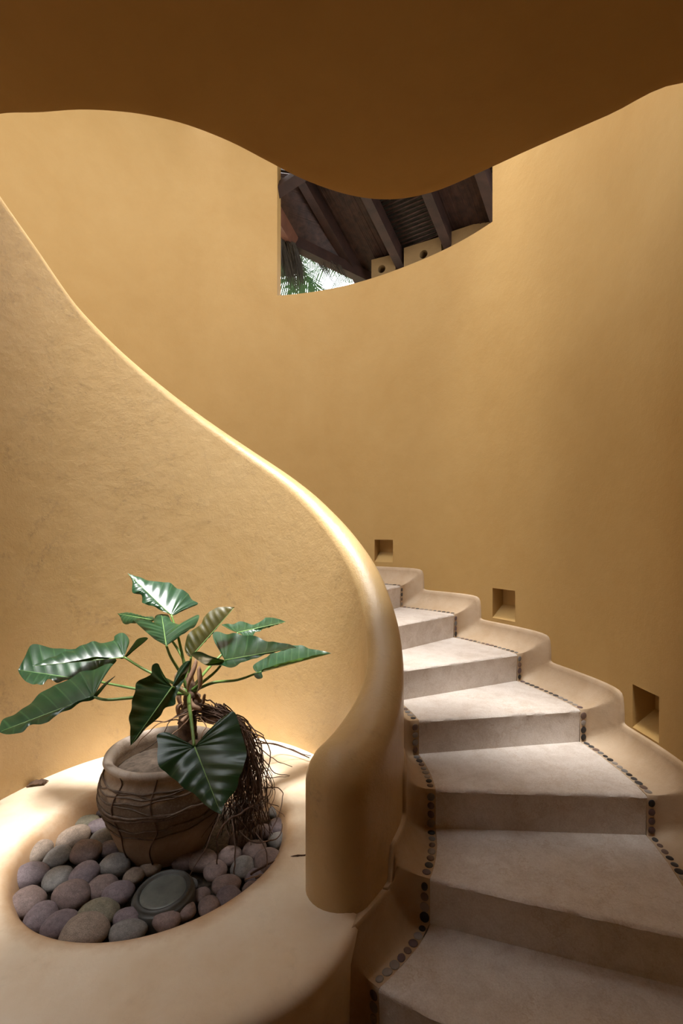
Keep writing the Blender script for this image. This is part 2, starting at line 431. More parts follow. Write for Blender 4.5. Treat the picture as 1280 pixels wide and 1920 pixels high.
_o = obj('added_shade_slab', [(x, y, EYE + z) for z in (3.9, 4.1) for x, y in ((-3.3, -3.2), (1.9, -3.2), (1.9, _y), (-1.3, _y), (-1.3, -1.4), (-3.3, -1.4))],
         [(5, 4, 3, 2, 1, 0), (6, 7, 8, 9, 10, 11)] + [(k, (k + 1) % 6, 6 + (k + 1) % 6, 6 + k) for k in range(6)], M['wall'], None, False)
tag(fix(_o), kind='structure')
tag(flat('wall_front', -3.3, 1.9, -3.2, -3.0, 0, EYE + 3.9, M['wall']), kind='structure')

# ------------------------------------------------------------------ balustrade
def build_balustrade():
    ths = [-37 + 2.2 * k for k in range(108)]
    K = 14
    def section(half=False):      # (offset across -1..1, fraction down from the top)
        return None
    v = []; cols = []
    arc = [(math.cos(PI * (1 - k / K)), math.sin(PI * (1 - k / K))) for k in range(K + 1)]
    def prof(zt, w=.121):
        zs = zt - w * 1.05
        pts = [(-1, z) for z in (-.02, ZL - .02, lerp(ZL, zs, .35), lerp(ZL, zs, .7))]
        pts += [(x, zs + y * w * 1.05) for x, y in arc]
        pts += [(1, z) for z in (lerp(ZL, zs, .7), lerp(ZL, zs, .35), ZL - .02, -.02)]
        return pts
    # rounded end: half profile turned about the end point
    end = ths[0]; pe = pol(RM(end), end)
    t = math.radians(end)
    rad = Vector((math.cos(t), math.sin(t), 0)); down = Vector((math.sin(t), -math.cos(t), 0))
    nrow = len(prof(1))
    half = (nrow - 1) // 2
    for th in ths:
        zt = ZT(th) + H
        t = math.radians(th); rd = Vector((math.cos(t), math.sin(t), 0)); c = pol(RM(th), th)
        w = WB(th)
        for x, z in prof(zt, w): 
            q = c + rd * (x * w); v.append((q.x, q.y, z))
    f = gridfaces(len(ths), nrow)
    base = len(v); NA = 18; w = .121
    zt0 = ZT(end) + H
    pr = prof(zt0)[:half + 1]
    for k in range(NA + 1):
        a = PI * k / NA
        dirv = -rad * math.cos(a) + down * math.sin(a)
        drop = .025 * math.sin(a)
        for x, z in pr:
            q = pe + dirv * (-x * w * (1 + .10 * math.sin(a)))
            zz = z - drop * max(0, (z - ZL) / (zt0 - ZL)) * (-x if z > ZL else 0)
            v.append((q.x, q.y, zz))
    f += gridfaces(NA + 1, half + 1, off=base)
    f.append(tuple((len(ths) - 1) * nrow + k for k in range(nrow)))
    o = fix(obj('stair_balustrade', v, f, M['bal']))
    tag(o, 'mustard plaster balustrade wall with fat rounded top curling up beside the stairs', 'balustrade')
build_balustrade()

# ------------------------------------------------------------------ stairs
stair = empty('staircase', pol(1.45, -30))
tag(stair, 'winding staircase of worn beige stone steps edged with dark pebbles', 'staircase')
bpy.context.view_layer.update()
def under(o, parent):             # keep world coordinates while parenting
    o.parent = parent; o.matrix_parent_inverse = parent.matrix_world.inverted(); return o
STEPS = []
def build_step(i):
    z1 = H * (i + 1); z0 = z1 - H
    a_in, a_out = TI[i], TO[i]
    b_in = TI[i + 1] if i + 1 < len(TI) else TI[i] + 15.6
    b_out = TO[i + 1] if i + 1 < len(TO) else TO[i] + 15.8
    nu = 60; R = .0095
    v = []
    for k in range(nu + 1):
        u = k / nu
        fr = pol(RI(a_in), a_in).lerp(pol(RO(a_out), a_out), u)
        rin, rout = pol(RI(b_in + 2), b_in + 2), pol(RO(b_out + 2), b_out + 2)
        bk = rin.lerp(rout, u)
        d = (bk - fr); L = d.length; d.normalize()
        nz = noise.noise(Vector((u * 9, i * 3.1, 0))) * .005 + noise.noise(Vector((u * 34, i * 5.1, 2))) * .005
        nn = noise.noise(Vector((u * 14, i * 7.7, 5))) * .006 + noise.noise(Vector((u * 45, i * 2.7, 5))) * .003
        def P(s, z): return (fr.x + d.x * s, fr.y + d.y * s, z)
        row = [P(L, z0), P(0.004, z0), P(0.002, lerp(z0, z1, .5)), P(0, z1 - R * 2.2)]
        row += [P(-.003 + nn, z1 - R * 1.1), P(R * .25 + nn * .6, z1 - R * .42 + nz * .5), P(R * .9, z1 - R * .1 + nz * .4), P(R * 2.2, z1), ]
        for q in (.15, .35, .6, .8, 1):
            ti, to = lerp(a_in, b_in + 2, q), lerp(a_out, b_out + 2, q)
            g = pol(RI(ti), ti).lerp(pol(RO(to), to), u)
            row.append((g.x, g.y, z1 + .0015 * noise.noise(Vector((u * 4, q * 5, i)))))
        v += row
    m = 13
    f = gridfaces(nu + 1, m)
    f += [tuple(range(m)), tuple(nu * m + q for q in reversed(range(m)))]
    o = obj('step', v, f, M['step'])
    fix(o)
    bm = bmesh.new(); bm.from_mesh(o.data)
    for e in bm.edges:
        if len(e.link_faces) == 2 and e.calc_face_angle() > math.radians(50): e.smooth = False
    bm.to_mesh(o.data); bm.free()
    under(o, stair); STEPS.append(o)
for i in range(16): build_step(i)

def smooth_rows(row, it):
    for _ in range(it):
        row = [row[0]] + [row[k] * .5 + (row[k - 1] + row[k + 1]) * .25 for k in range(1, len(row) - 1)] + [row[-1]]
    return row
def build_cove(name, T, edge, wall, sgn, hc, n, first_drop):
    rows = []
    def row(o):
        out = []
        for i in range(n):
            z1 = H * (i + 1); z0 = z1 - H if i else first_drop
            rr = 1.97 if sgn > 0 else .93
            dt = math.degrees(o / rr)
            th = T[i]
            oz = o * (1.62 if (sgn < 0 and i == 0) else 1)          # the lowest cove runs up to the planter ledge
            ob = o * (1.62 if (sgn < 0 and i == 1) else 1)
            for k in range(6): out.append(Vector((th - dt, lerp(min(z0 + (ob if i else 0), z1 - .01), z1, k / 6), 0)))
            for k in range(6):
                a = PI - PI / 2 * k / 6
                out.append(Vector((th - math.degrees(o * abs(math.cos(a)) ** .36 / rr), z1 + oz * math.sin(a) ** .36, 0)))
            for k in range(10): out.append(Vector((lerp(th, T[i + 1] - dt, k / 10), z1 + oz, 0)))
        return out
    NV = 9
    spec = [(0, 0, 0.0), (.04, 0, 0.0)]       # (absolute step from the tread edge, blend to wall, offset)
    for k in range(1, NV + 1):
        a = PI / 2 * k / NV
        spec.append((None, math.sin(a) ** 1.15, hc * (1 - math.cos(a)) ** .9))
    spec += [('lip', .010, hc + .004), ('lip', .004, hc + .008), ('lip', -.012, hc + .008)]
    v = []
    for a, b, o in spec:
        r = smooth_rows(row(o), int(1 + 1.2 * o / hc) if o > .002 else 0)
        for q in r:
            th, z = q.x, q.y
            if sgn < 0 and th < TI[1] - 4: z = min(z, ZL - .012)
            re = edge(th); rw = wall(th)
            if a == 'lip': rad = rw - sgn * b
            elif a is not None: rad = re + sgn * a
            else: rad = lerp(re + sgn * .04, rw - sgn * .014, b)
            v.append(pol(rad, th, z))
    nu = len(v) // len(spec)
    f = gridfaces(len(spec), nu)
    if sgn < 0: f = [tuple(reversed(q)) for q in f]
    o = obj(name, v, f, M['cove'])
    tag(o, kind='structure')
build_cove('baseboard_right', TO, RO, RW, 1, .125, 16, 0)
build_cove('baseboard_left', TI, RI, lambda t: RM(t) + WB(t), -1, .115, 16, -.02)

# pebbles pressed into the mortar lines on both sides of every step
def pebble_mesh():
    bm = bmesh.new(); bmesh.ops.create_icosphere(bm, subdivisions=2, radius=1)
    me = bpy.data.meshes.new('pebble'); bm.to_mesh(me); bm.free()
    me.polygons.foreach_set('use_smooth', [True] * len(me.polygons)); return me
PM = []
for m in PEB:
    me = pebble_mesh(); me.materials.append(m); PM.append(me)
rnd = random.Random(3)
def pebble(step, pos, nrm, tang, sz):
    o = bpy.data.objects.new('pebble', rnd.choice(PM)); COL.objects.link(o)
    a = tang - nrm * tang.dot(nrm); a.normalize(); b = nrm.cross(a)
    rot = Matrix((a, b, nrm)).transposed().to_4x4() @ Matrix.Rotation(rnd.uniform(-.5, .5), 4, 'Z')
    o.parent = step
    k = rnd.uniform(.86, 1.1)
    o.matrix_parent_inverse = (step.matrix_world).inverted()
    o.matrix_basis = Matrix.Translation(pos) @ rot @ Matrix.Diagonal((sz * k * rnd.uniform(.9, 1.12), sz * k * rnd.uniform(.82, 1.0), sz * .27, 1))
bpy.context.view_layer.update()
for side, T, edge, sgn, rng in ((0, TI, RI, -1, range(0, 5)), (1, TO, RO, 1, range(0, 8))):
    for i in rng:
        z1 = H * (i + 1)
        sz = .0165 if side == 0 else .0155
        # up the riser
        th = T[i]; t = math.radians(th)
        down = Vector((math.sin(t), -math.cos(t), 0))
        c = pol(edge(th) + sgn * .02, th)
        for k in range(4):
            p = c + down * .002; p.z = z1 - H + .024 + k * .0375
            pebble(STEPS[i], p, down, Vector((0, 0, 1)), sz * 1.06)
        # along the tread
        L = math.radians(T[i + 1] - T[i]) * (edge(th) + sgn * .02)
        n = max(3, int((L - .012) / (.0365 if side == 0 else .036)))
        for k in range(n):
            s = (.008 + (k + .5) * (L - .016) / n) / L
            q = lerp(T[i], T[i + 1], s); tq = math.radians(q)
            p = pol(edge(q) + sgn * .02, q, z1 + .001)
            pebble(STEPS[i], p, Vector((0, 0, 1)), Vector((-math.sin(tq), math.cos(tq), 0)), sz)

# ------------------------------------------------------------------ planter
HC = Vector((-.755, 2.0, 0)); HR = .522
planter = empty('planter', (HC.x, HC.y, 0)); bpy.context.view_layer.update()
tag(planter, 'round beige plaster planter ledge with a sunken basin of stones', 'planter')
ROUT = table([(-184, 1.0), (-100, 1.0), (-75, 1.0), (-60, .985), (-50, .94), (-42, .885), (-36, .84), (-20, .76)])
def build_planter():
    n = 180; v = []
    for k in range(n):
        th = -184 + 360 * k / n
        if th <= -28: ro = ROUT(th)
        else: ro = RM(th)
        P = pol(ro, th)
        a = math.atan2(P.y - HC.y, P.x - HC.x)
        dirh = Vector((math.cos(a), math.sin(a), 0))
        dl = (P - HC).length
        w = 1 + .018 * math.sin(a * 2 + .6) + .01 * math.sin(3 * a)
        hr = HR * w
        e = .035 if th <= -34 or th > 174 else .002
        row = []
        for r, z in ((hr - .07, ZL - .20), (hr - .05, ZL - .13), (hr - .028, ZL - .07), (hr - .012, ZL - .03), (hr + .004, ZL - .010), (hr + .022, ZL - .002), (hr + .045, ZL)):
            row.append(HC + dirh * r + Vector((0, 0, z)))
        r0 = hr + .045; r1 = dl - e * 1.3
        for q in (.2, .4, .6, .8, 1): row.append(HC + dirh * lerp(r0, r1, q) + Vector((0, 0, ZL + .002 * noise.noise(Vector((k * .2, q * 3, 0))))))
        for q in (30, 60, 90):
            g = math.radians(q)
            row.append(HC + dirh * (r1 + e * 1.3 * math.sin(g)) + Vector((0, 0, ZL - e * (1 - math.cos(g)))))
        row.append(HC + dirh * (dl - .012) + Vector((0, 0, ZL - .12)))
        row.append(HC + dirh * (dl - .016) + Vector((0, 0, -.02)))
        v += row
    m = len(row)
    o = obj('ledge', v, gridfaces(n, m, closed_u=True), M['ledge'])
    bm = bmesh.new(); bm.from_mesh(o.data); bmesh.ops.recalc_face_normals(bm, faces=bm.faces); bm.to_mesh(o.data); bm.free()
    under(o, planter)
    # gravel bed at the bottom of the basin
    vv = []; 
    for k in range(48):
        a = 2 * PI * k / 48
        for q in range(12):
            r = .5 * q / 11
            p = HC + Vector((math.cos(a) * r, math.sin(a) * r, 0))
            p.z = ZL - .135 + .02 * noise.noise(p * 14) + .012 * noise.noise(p * 40)
            vv.append(p)
    g = obj('gravel_bed', vv, gridfaces(48, 12, closed_u=True), M['gravel'])
    fix(g); under(g, planter); g['kind'] = 'stuff'
build_planter()

# ------------------------------------------------------------------ river stones
def stone_mesh(seed):
    bm = bmesh.new(); bmesh.ops.create_icosphere(bm, subdivisions=3, radius=1)
    for q in bm.verts:
        p = q.co.copy()
        e = abs(p.z) ** 1.0
        s = 1 + .13 * noise.noise(p * .9 + Vector((seed * 3.7, 0, 0))) + .03 * noise.noise(p * 2.2 + Vector((0, seed, 0)))
        q.co = p * s
    me = bpy.data.meshes.new('stone'); bm.to_mesh(me); bm.free()
    me.polygons.foreach_set('use_smooth', [True] * len(me.polygons)); return me
# x, y, half width, half height in photo pixels, turn (deg in plan), tone, lift (m)
ST = [(157, 1517, 25, 19, 0, 1, .0), (190, 1519, 16, 18, 40, 0, .0), (122, 1540, 22, 13, 0, 4, .0), (162, 1542, 24, 12, 12, 4, .0),
      (93, 1564, 29, 15, 15, 4, 0), (188, 1549, 23, 13, 10, 0, .0), (136, 1573, 29, 23, 5, 1, .01), (66, 1600, 29, 23, 10, 1, .01),
      (108, 1608, 25, 21, 8, 2, .01), (161, 1597, 28, 26, 25, 3, .02), (195, 1574, 26, 20, 12, 2, .0), (205, 1592, 20, 24, 50, 0, .005),
      (55, 1643, 34, 24, 10, 0, .012), (108, 1648, 27, 25, 20, 2, .012), (52, 1690, 32, 31, 35, 3, .016), (158, 1640, 27, 25, 20, 0, .022),
      (215, 1624, 32, 21, -8, 2, .012), (133, 1680, 37, 26, -4, 3, .02), (192, 1663, 29, 22, 12, 3, .014), (250, 1644, 20, 15, 10, 1, .0),
      (221, 1676, 30, 24, 18, 0, .024), (77, 1720, 31, 27, 55, 0, .012), (112, 1733, 33, 24, 45, 0, .018), (183, 1714, 40, 24, 4, 4, .022),
      (158, 1747, 46, 17, 3, 1, .02), (242, 1722, 31, 19, 8, 0, .014), (240, 1748, 35, 14, 14, 2, .012), (283, 1727, 15, 14, 20, 4, .0),
      (312, 1722, 27, 22, 30, 3, .018), (346, 1707, 22, 20, 30, 3, .01), (378, 1678, 16, 15, 0, 3, 0), (391, 1700, 21, 22, 20, 3, .006),
      (404, 1634, 23, 22, 10, 3, .01), (424, 1660, 29, 17, 10, 3, .012), (455, 1627, 23, 20, -10, 2, .012), (478, 1594, 23, 19, 0, 3, .01),
      (503, 1615, 28, 22, 30, 3, .018), (518, 1523, 16, 17, 0, 2, .012), (522, 1550, 20, 15, 0, 0, .006), (521, 1576, 20, 15, 0, 2, .0),
      (431, 1605, 23, 17, 0, 3, .0), (380, 1615, 28, 20, 0, 3, .0), (345, 1617, 24, 16, 0, 0, .0), (476, 1645, 20, 15, 0, 0, .0),
      (430, 1682, 25, 19, 10, 0, .008), (282, 1628, 22, 14, 0, 1, 0), (450, 1575, 24, 16, 0, 3, 0), (492, 1562, 22, 15, 0, 0, 0),
      (488, 1535, 20, 14, 0, 1, 0), (460, 1545, 22, 14, 0, 3, 0), (455, 1510, 22, 12, 0, 2, 0), (490, 1508, 20, 12, 0, 1, 0),
      (185, 1498, 20, 11, 0, 1, 0), (215, 1500, 18, 12, 0, 3, 0), (470, 1668, 18, 14, 10, 3, 0), (352, 1660, 20, 14, 0, 2, -.03)]
TONE = ['purplish grey', 'warm tan', 'plain grey', 'rosy brown', 'olive tinged']
rs = random.Random(11)
ZB = ZL - .088
for (x, y, a, b, turn, tone, lift) in ST:
    z = ZB + lift
    p = pxz(x, y, z)
    d = p.y
    ra = a / F * d * .97
    el = math.atan2(EYE - z, d)
    rc = ra * .62
    hh = b / F * d / math.cos(el) * .98     # apparent half height seen along the view ray
    rb2 = max((hh * math.cos(el)) ** 2 - (rc * math.cos(el)) ** 2, 0)
    rb = math.sqrt(rb2) / math.sin(el) if rb2 > 0 else ra * .7
    if rb < ra * .72:
        rb = ra * .78
        rc = max(.5 * ra, math.sqrt(max((b / F * d) ** 2 - (rb * math.sin(el)) ** 2, (.45 * ra) ** 2)) / math.cos(el) * .95)
    rc = min(rc, ra * .8); rb = min(rb, ra * 1.2)
    me = stone_mesh(rs.random() * 90); me.materials.append(STN[tone])
    o = bpy.data.objects.new('river_stone', me); COL.objects.link(o)
    o.location = p; o.scale = (ra, rb, rc)
    o.rotation_euler = (rs.uniform(-.08, .08), rs.uniform(-.1, .1), math.radians(turn))
    flat_ = Vector((p.x, p.y, 0))
    lampxy = pxz(308, 1668, ZL - .035); lampxy.z = 0
    size = 'small' if ra < .042 else 'big' if ra > .062 else 'middling'
    if (flat_ - lampxy).length < ra + .125: rel = 'touching the round dark drum'
    elif (flat_ - Vector((-.765, 2.10, 0))).length < .27: rel = 'at the foot of the clay pot'
    elif p.x > -.60 and p.y > 1.72: rel = 'under the hanging roots'
    elif (flat_ - HC).length > .40: rel = 'against the basin rim'
    else: rel = 'well inside the basin'
    shape = 'tilted' if turn >= 25 else 'round' if b > a * .83 else 'oval'
    tag(o, '%s %s %s river stone %s' % (size, shape, TONE[tone], rel), 'stone', '%s river stones' % TONE[tone])

# round in-ground lamp lying among the stones
lampz = ZL - .085
lp = pxz(308, 1668, ZL - .035)
lamp = empty('ground_lamp', (lp.x, lp.y, lampz)); 
tag(lamp, 'round dark drum with raised rim and dusty grey face among the stones', 'ground lamp')
R0 = 57 / F * lp.y
o = lathe('housing', [(0, -.03), (R0 * .95, -.03), (R0, -.01), (R0, .026), (R0 * .985, .036), (R0 * .96, .04), (R0 * .93, .04), (R0 * .9, .05), (R0 * .84, .056), (R0 * .76, .053), (R0 * .74, .046), (0, .046)], M['disc'], lamp, 56)
o = lathe('face_disc', [(0, .0465), (R0 * .6, .0475), (R0 * .72, .047), (R0 * .735, .044)], M['lens'], lamp, 48)
lamp.rotation_euler = (math.radians(4), math.radians(-3), 0)

# ------------------------------------------------------------------ clay pot
pc = Vector((-.765, 2.10, ZL - .105))
pot = empty('clay_pot', pc)
tag(pot, 'weathered brown clay pot wound with dry vines standing on the stones', 'pot')
PH = ZL + .315 - pc.z
prof = [(0, 0), (.165, 0), (.182, .012), (.205, .07), (.235, .15), (.258, .22), (.268, .275), (.262, .32), (.246, .352), (.236, .368), (.236, .38), (.246, .392), (.252, PH - .018), (.248, PH - .004), (.238, PH), (.222, PH - .003), (.212, PH - .02), (.208, PH - .05), (.215, PH - .12), (.2, PH - .16)]
lathe('body', prof, M['pot'], pot, 72, .018, 4)
lathe('soil', [(0, PH - .06), (.08, PH - .065), (.16, PH - .075), (.213, PH - .085)], M['soil'], pot, 40, .05, 2)
rv = random.Random(5)
def pot_r(z):
    for (r0, z0), (r1, z1) in zip(prof[1:14], prof[2:15]):
        if z0 <= z <= z1 and z1 > z0: return lerp(r0, r1, (z - z0) / (z1 - z0))
    return .25
def band(z, tilt, ph, rad, wav):
    pts = []
    for k in range(73):
        a = 2 * PI * k / 72
        zz = z + tilt * math.sin(a + ph) + wav * noise.noise(Vector((math.cos(a) * 3, math.sin(a) * 3, z * 40 + ph)))
        r = pot_r(zz) * 1.0 + rad * .9
        pts.append((r * math.cos(a), r * math.sin(a), zz))
    v, f = tube_data(pts, rad, 5)
    obj('vine', v, f, M['vine'], pot)
for z, tl, ph, r, wv in ((.352, .006, 0, .004, .01), (.338, .012, 1, .0035, .014), (.305, .022, 2, .003, .02), (.275, .016, .5, .005, .014), (.262, .02, .9, .0055, .014), (.25, .02, 1.6, .005, .018),
                         (.238, .03, 2.4, .004, .02), (.268, .034, 4.2, .003, .02), (.175, .012, 1.0, .0028, .012), (.318, .02, 3.3, .003, .02), (.225, .022, .2, .0035, .02)):
    band(z, tl, ph, r, wv)
for a0, n in ((-115, 1), (-80, 2)):           # strands hanging down the front
    pts = []
    for k in range(14):
        z = lerp(PH - .02, .02, k / 13); a = math.radians(a0 + 2.5 * math.sin(k * .9 + n) + (k > 7) * (k - 7) * (-1.2 if n == 2 else .2))
        r = pot_r(max(.013, min(z, PH - .03))) + .005
        pts.append((r * math.cos(a), r * math.sin(a), z))
    v, f = tube_data(curve(pts, 3), .0028, 5); obj('vine', v, f, M['root'], pot)

# ------------------------------------------------------------------ plant
crown = px(356, 1297, 2.16)
plant = empty('potted_plant', (crown.x, crown.y, pc.z + PH - .06)); bpy.context.view_layer.update()
tag(plant, 'green philodendron with big glossy arrow shaped leaves rooted in the clay pot', 'plant')
ZZ = 2.207                        # the outlines below were read off an enlarged view: enlarged = ZZ * (pixel - (0, 1050))
def leaf(base, tip, one, two, db, dt, d1, d2, m, seed, wave=.013, corr=.0016, arch=.010):
    """base, tip: midrib ends; one / two: the two margins from tip to base. db, dt: distance at base and tip,
    d1, d2: how much farther away each margin lies (this is what tilts and folds the blade)."""
    B2, T2 = Vector((base[0], base[1], 0)), Vector((tip[0], tip[1], 0))
    ax2 = T2 - B2; L2 = ax2.length
    def P(x, y, d): return px(x / ZZ, 1050 + y / ZZ, d)
    B, T = P(base[0], base[1], db), P(tip[0], tip[1], dt)
    v = []; uv = []; f = []; K = 8; MM = 66
    for side, raw, ds in ((1, one, d1), (-1, two, d2)):
        c = curve([T2] + [Vector((q[0], q[1], 0)) for q in raw] + [B2], 8)
        ln = [0]
        for i in range(1, len(c)): ln.append(ln[-1] + (c[i] - c[i - 1]).length)
        pts = []; i = 0
        for j in range(MM):
            s_ = ln[-1] * j / (MM - 1)
            while i < len(c) - 2 and ln[i + 1] < s_: i += 1
            pts.append(c[i].lerp(c[i + 1], min(1, (s_ - ln[i]) / max(1e-6, ln[i + 1] - ln[i]))))
        perp = [abs((q - B2).cross(ax2).z) / L2 for q in pts]; pm = max(max(perp), 1e-6)
        ts = [(q - B2).dot(ax2) / L2 ** 2 for q in pts]
        am = []; last = 1.0
        for j in range(MM):
            t = max(0.0, min(last, ts[j] - .42 * perp[j] / L2 * (1 if ts[j] < .93 else .3))); am.append(t); last = t
        am[0] = 1.0
        off = len(v); rows = []
        for j in range(MM):
            w = perp[j] / pm
            E_ = P(pts[j].x, pts[j].y, lerp(db, dt, max(-.3, min(1, ts[j]))) + ds * w)
            rows.append((B.lerp(T, am[j]), E_))
        nrm = (rows[MM // 2][1] - rows[MM // 2][0]).cross(T - B).normalized()
        for j, (a_, e_) in enumerate(rows):
            for k in range(K + 1):
                t = k / K; p = a_.lerp(e_, t)
                jj = j / (MM - 1)
                p = p + nrm * (corr * math.cos(2 * PI * j / 5.5) * math.sin(PI * t) * side)
                p = p + nrm * (wave * noise.noise(Vector((j * .16, side * 5.3 + seed, 1))) * t ** 2.5 * math.sin(PI * jj) * 1.6)
                p = p + nrm * (side * arch * math.sin(PI * t * .9) * math.sin(PI * jj))
                v.append(p); uv.append((j / 5.5 + .5 + .25 * noise.noise(Vector((j * .11, side * 4 + seed, 9))), t))
        g = gridfaces(MM, K + 1, off=off)
        if side > 0: g = [tuple(reversed(q)) for q in g]
        f += g
    o = obj('leaf', v, f, m, None, True, uv)
    bm = bmesh.new(); bm.from_mesh(o.data); bmesh.ops.remove_doubles(bm, verts=bm.verts, dist=2e-5)
    bm.to_mesh(o.data)
    # the glossy upper side must face up / towards the light
    up_ = sum((q.normal.z - .35 * q.normal.y) * q.calc_area() for q in bm.faces)
    if up_ < 0: bmesh.ops.reverse_faces(bm, faces=bm.faces); bm.to_mesh(o.data)
    bm.free(); under(o, plant)
    pts = [B.lerp(T, k / 8 * .98) for k in range(9)]
    vv, ff = tube_data(pts, [.0030 * (1 - .8 * k / 8) for k in range(9)], 6)
    r = obj('midrib', vv, ff, M['rib']); under(r, o)
    return o
G, G2, G3 = M['leaf'], M['leaf2'], M['leaf3']
def sc(pts, k=1.1035): return [(x * k, y * k) for x, y in pts]
leaf((708, 228), (528, 55), [(575, 72), (640, 92), (700, 98), (745, 125), (780, 140), (795, 165), (820, 182), (790, 195), (750, 215), (722, 228)],
     [(548, 90), (548, 135), (585, 145), (590, 180), (640, 195), (670, 212), (695, 222)], 2.30, 2.40, .14, -.03, G2, 1)
leaf((688, 355), (668, 224), [(695, 228), (715, 258), (765, 268), (800, 232), (823, 235), (812, 265), (770, 300), (720, 335)],
     [(645, 230), (628, 268), (590, 246), (556, 250), (590, 285), (640, 328)], 2.06, 2.32, .12, .10, G2, 2, .008)
leaf((640, 250), (487, 222), [(520, 220), (560, 226), (600, 238), (632, 234)], [(500, 240), (515, 265), (560, 262), (610, 262)], 2.42, 2.66, .05, -.04, G, 12, .006)
leaf((790, 402), (970, 195), [(950, 210), (905, 245), (880, 280), (850, 320), (825, 350), (810, 375)],
     [(900, 197), (850, 232), (830, 270), (790, 295), (770, 330), (765, 370), (777, 395)], 2.16, 2.25, .06, .03, G3, 3, .006)
leaf((985, 300), (1182, 256), [(1140, 240), (1100, 235), (1085, 247), (1040, 262), (1000, 250), (960, 264), (915, 264), (945, 284)],
     [(1150, 264), (1105, 277), (1070, 290), (1040, 316), (1010, 313)], 2.48, 2.50, .14, -.06, G2, 4, .008)
leaf((930, 415), (1225, 362), [(1190, 345), (1140, 342), (1080, 325), (1000, 308), (940, 300), (900, 290), (878, 300), (885, 335), (905, 370), (922, 400)],
     [(1150, 375), (1090, 390), (1050, 405), (1000, 415), (970, 440), (900, 440), (850, 430), (805, 405), (790, 385), (815, 378), (860, 392), (905, 408)], 2.14, 2.08, .22, -.16, G, 5)
leaf((1068, 466), (1371, 386), [(1324, 373), (1269, 359), (1236, 351), (1203, 351), (1159, 375), (1125, 381), (1103, 403), (1059, 425), (1046, 441), (1055, 460)],
     [(1302, 392), (1247, 406), (1181, 419), (1137, 433), (1092, 447), (1080, 460), (1087, 486), (1065, 491), (1050, 476)], 2.26, 2.52, .13, -.04, G2, 6, .008)
leaf(sc([(370, 457)])[0], sc([(68, 412)])[0], sc([(90, 370), (120, 318), (180, 325), (250, 330), (300, 335), (380, 350), (430, 370), (435, 385), (400, 400), (385, 430)]),
     sc([(75, 430), (100, 462), (150, 472), (190, 455), (220, 463), (290, 450), (350, 458)]), 2.15, 2.17, .14, -.08, G, 8)
leaf(sc([(465, 365)])[0], sc([(120, 398)])[0], sc([(200, 362), (270, 340), (330, 318), (420, 300), (430, 282), (465, 276), (485, 305), (472, 345)]),
     sc([(200, 392), (280, 378), (350, 365), (430, 368), (462, 372), (505, 338), (556, 293), (515, 297), (482, 345)]), 2.18, 2.04, .14, -.05, G, 7)
leaf(sc([(348, 512)])[0], sc([(-4, 645)])[0], sc([(10, 600), (60, 575), (110, 540), (150, 500), (200, 480), (250, 462), (320, 420), (370, 405), (425, 390), (400, 420), (378, 460), (362, 492)]),
     sc([(30, 656), (80, 645), (110, 620), (150, 622), (180, 610), (200, 590), (250, 565), (300, 535), (340, 522), (380, 492), (434, 430), (396, 460), (362, 500)]), 1.92, 1.75, .15, -.08, G, 9)
leaf((712, 525), (540, 768), [(570, 740), (600, 700), (640, 670), (670, 640), (690, 610), (722, 600), (725, 570), (740, 530), (770, 480), (790, 420), (760, 425), (735, 460), (728, 500)],
     [(538, 700), (535, 650), (545, 600), (555, 550), (575, 500), (605, 485), (625, 470), (630, 435), (655, 430), (668, 470), (690, 505)], 1.92, 1.72, .02, -.04, G, 10)
leaf((805, 772), (915, 1054), [(870, 1030), (835, 1000), (800, 965), (760, 945), (730, 915), (690, 880), (660, 860), (652, 815), (655, 770), (650, 725), (690, 715), (740, 740), (780, 765)],
     [(935, 1000), (975, 950), (990, 905), (1008, 870), (1020, 800), (1000, 720), (980, 650), (962, 628), (910, 660), (870, 710), (835, 755)], 1.80, 1.63, -.05, .03, G, 11)
def stalk(pts, r=.0062):
    c = curve([px(*p) for p in pts], 6)
    v, f = tube_data(c, [r * lerp(1.25, .8, k / (len(c) - 1)) for k in range(len(c))], 8)
    under(obj('stalk', v, f, M['stem']), plant)
stalk([(353, 1290, 2.16), (344, 1240, 2.20), (334, 1195, 2.26), (321, 1153, 2.30)])
stalk([(352, 1292, 2.15), (338, 1262, 2.14), (320, 1232, 2.10), (312, 1211, 2.06)])
stalk([(354, 1290, 2.17), (345, 1240, 2.30), (318, 1195, 2.40), (290, 1163, 2.42)])
stalk([(356, 1292, 2.16), (355, 1262, 2.17), (358, 1232, 2.16)])
stalk([(360, 1290, 2.18), (395, 1248, 2.36), (430, 1212, 2.46), (446, 1186, 2.48)])
stalk([(360, 1294, 2.15), (385, 1275, 2.14), (405, 1258, 2.14), (421, 1238, 2.14)])
stalk([(362, 1296, 2.15), (400, 1280, 2.16), (445, 1275, 2.22), (484, 1261, 2.26)])
stalk([(350, 1296, 2.14), (315, 1276, 2.16), (270, 1255, 2.18), (233, 1232, 2.18)])
stalk([(350, 1298, 2.13), (300, 1298, 2.12), (240, 1289, 2.13), (185, 1278, 2.15)])
stalk([(352, 1300, 2.12), (300, 1303, 2.02), (240, 1309, 1.95), (198, 1312, 1.92), (174, 1306, 1.92)])
stalk([(352, 1302, 2.10), (340, 1296, 2.0), (323, 1288, 1.92)])
stalk([(354, 1304, 2.10), (355, 1325, 1.98), (359, 1355, 1.88), (364, 1399, 1.80)], .0075)
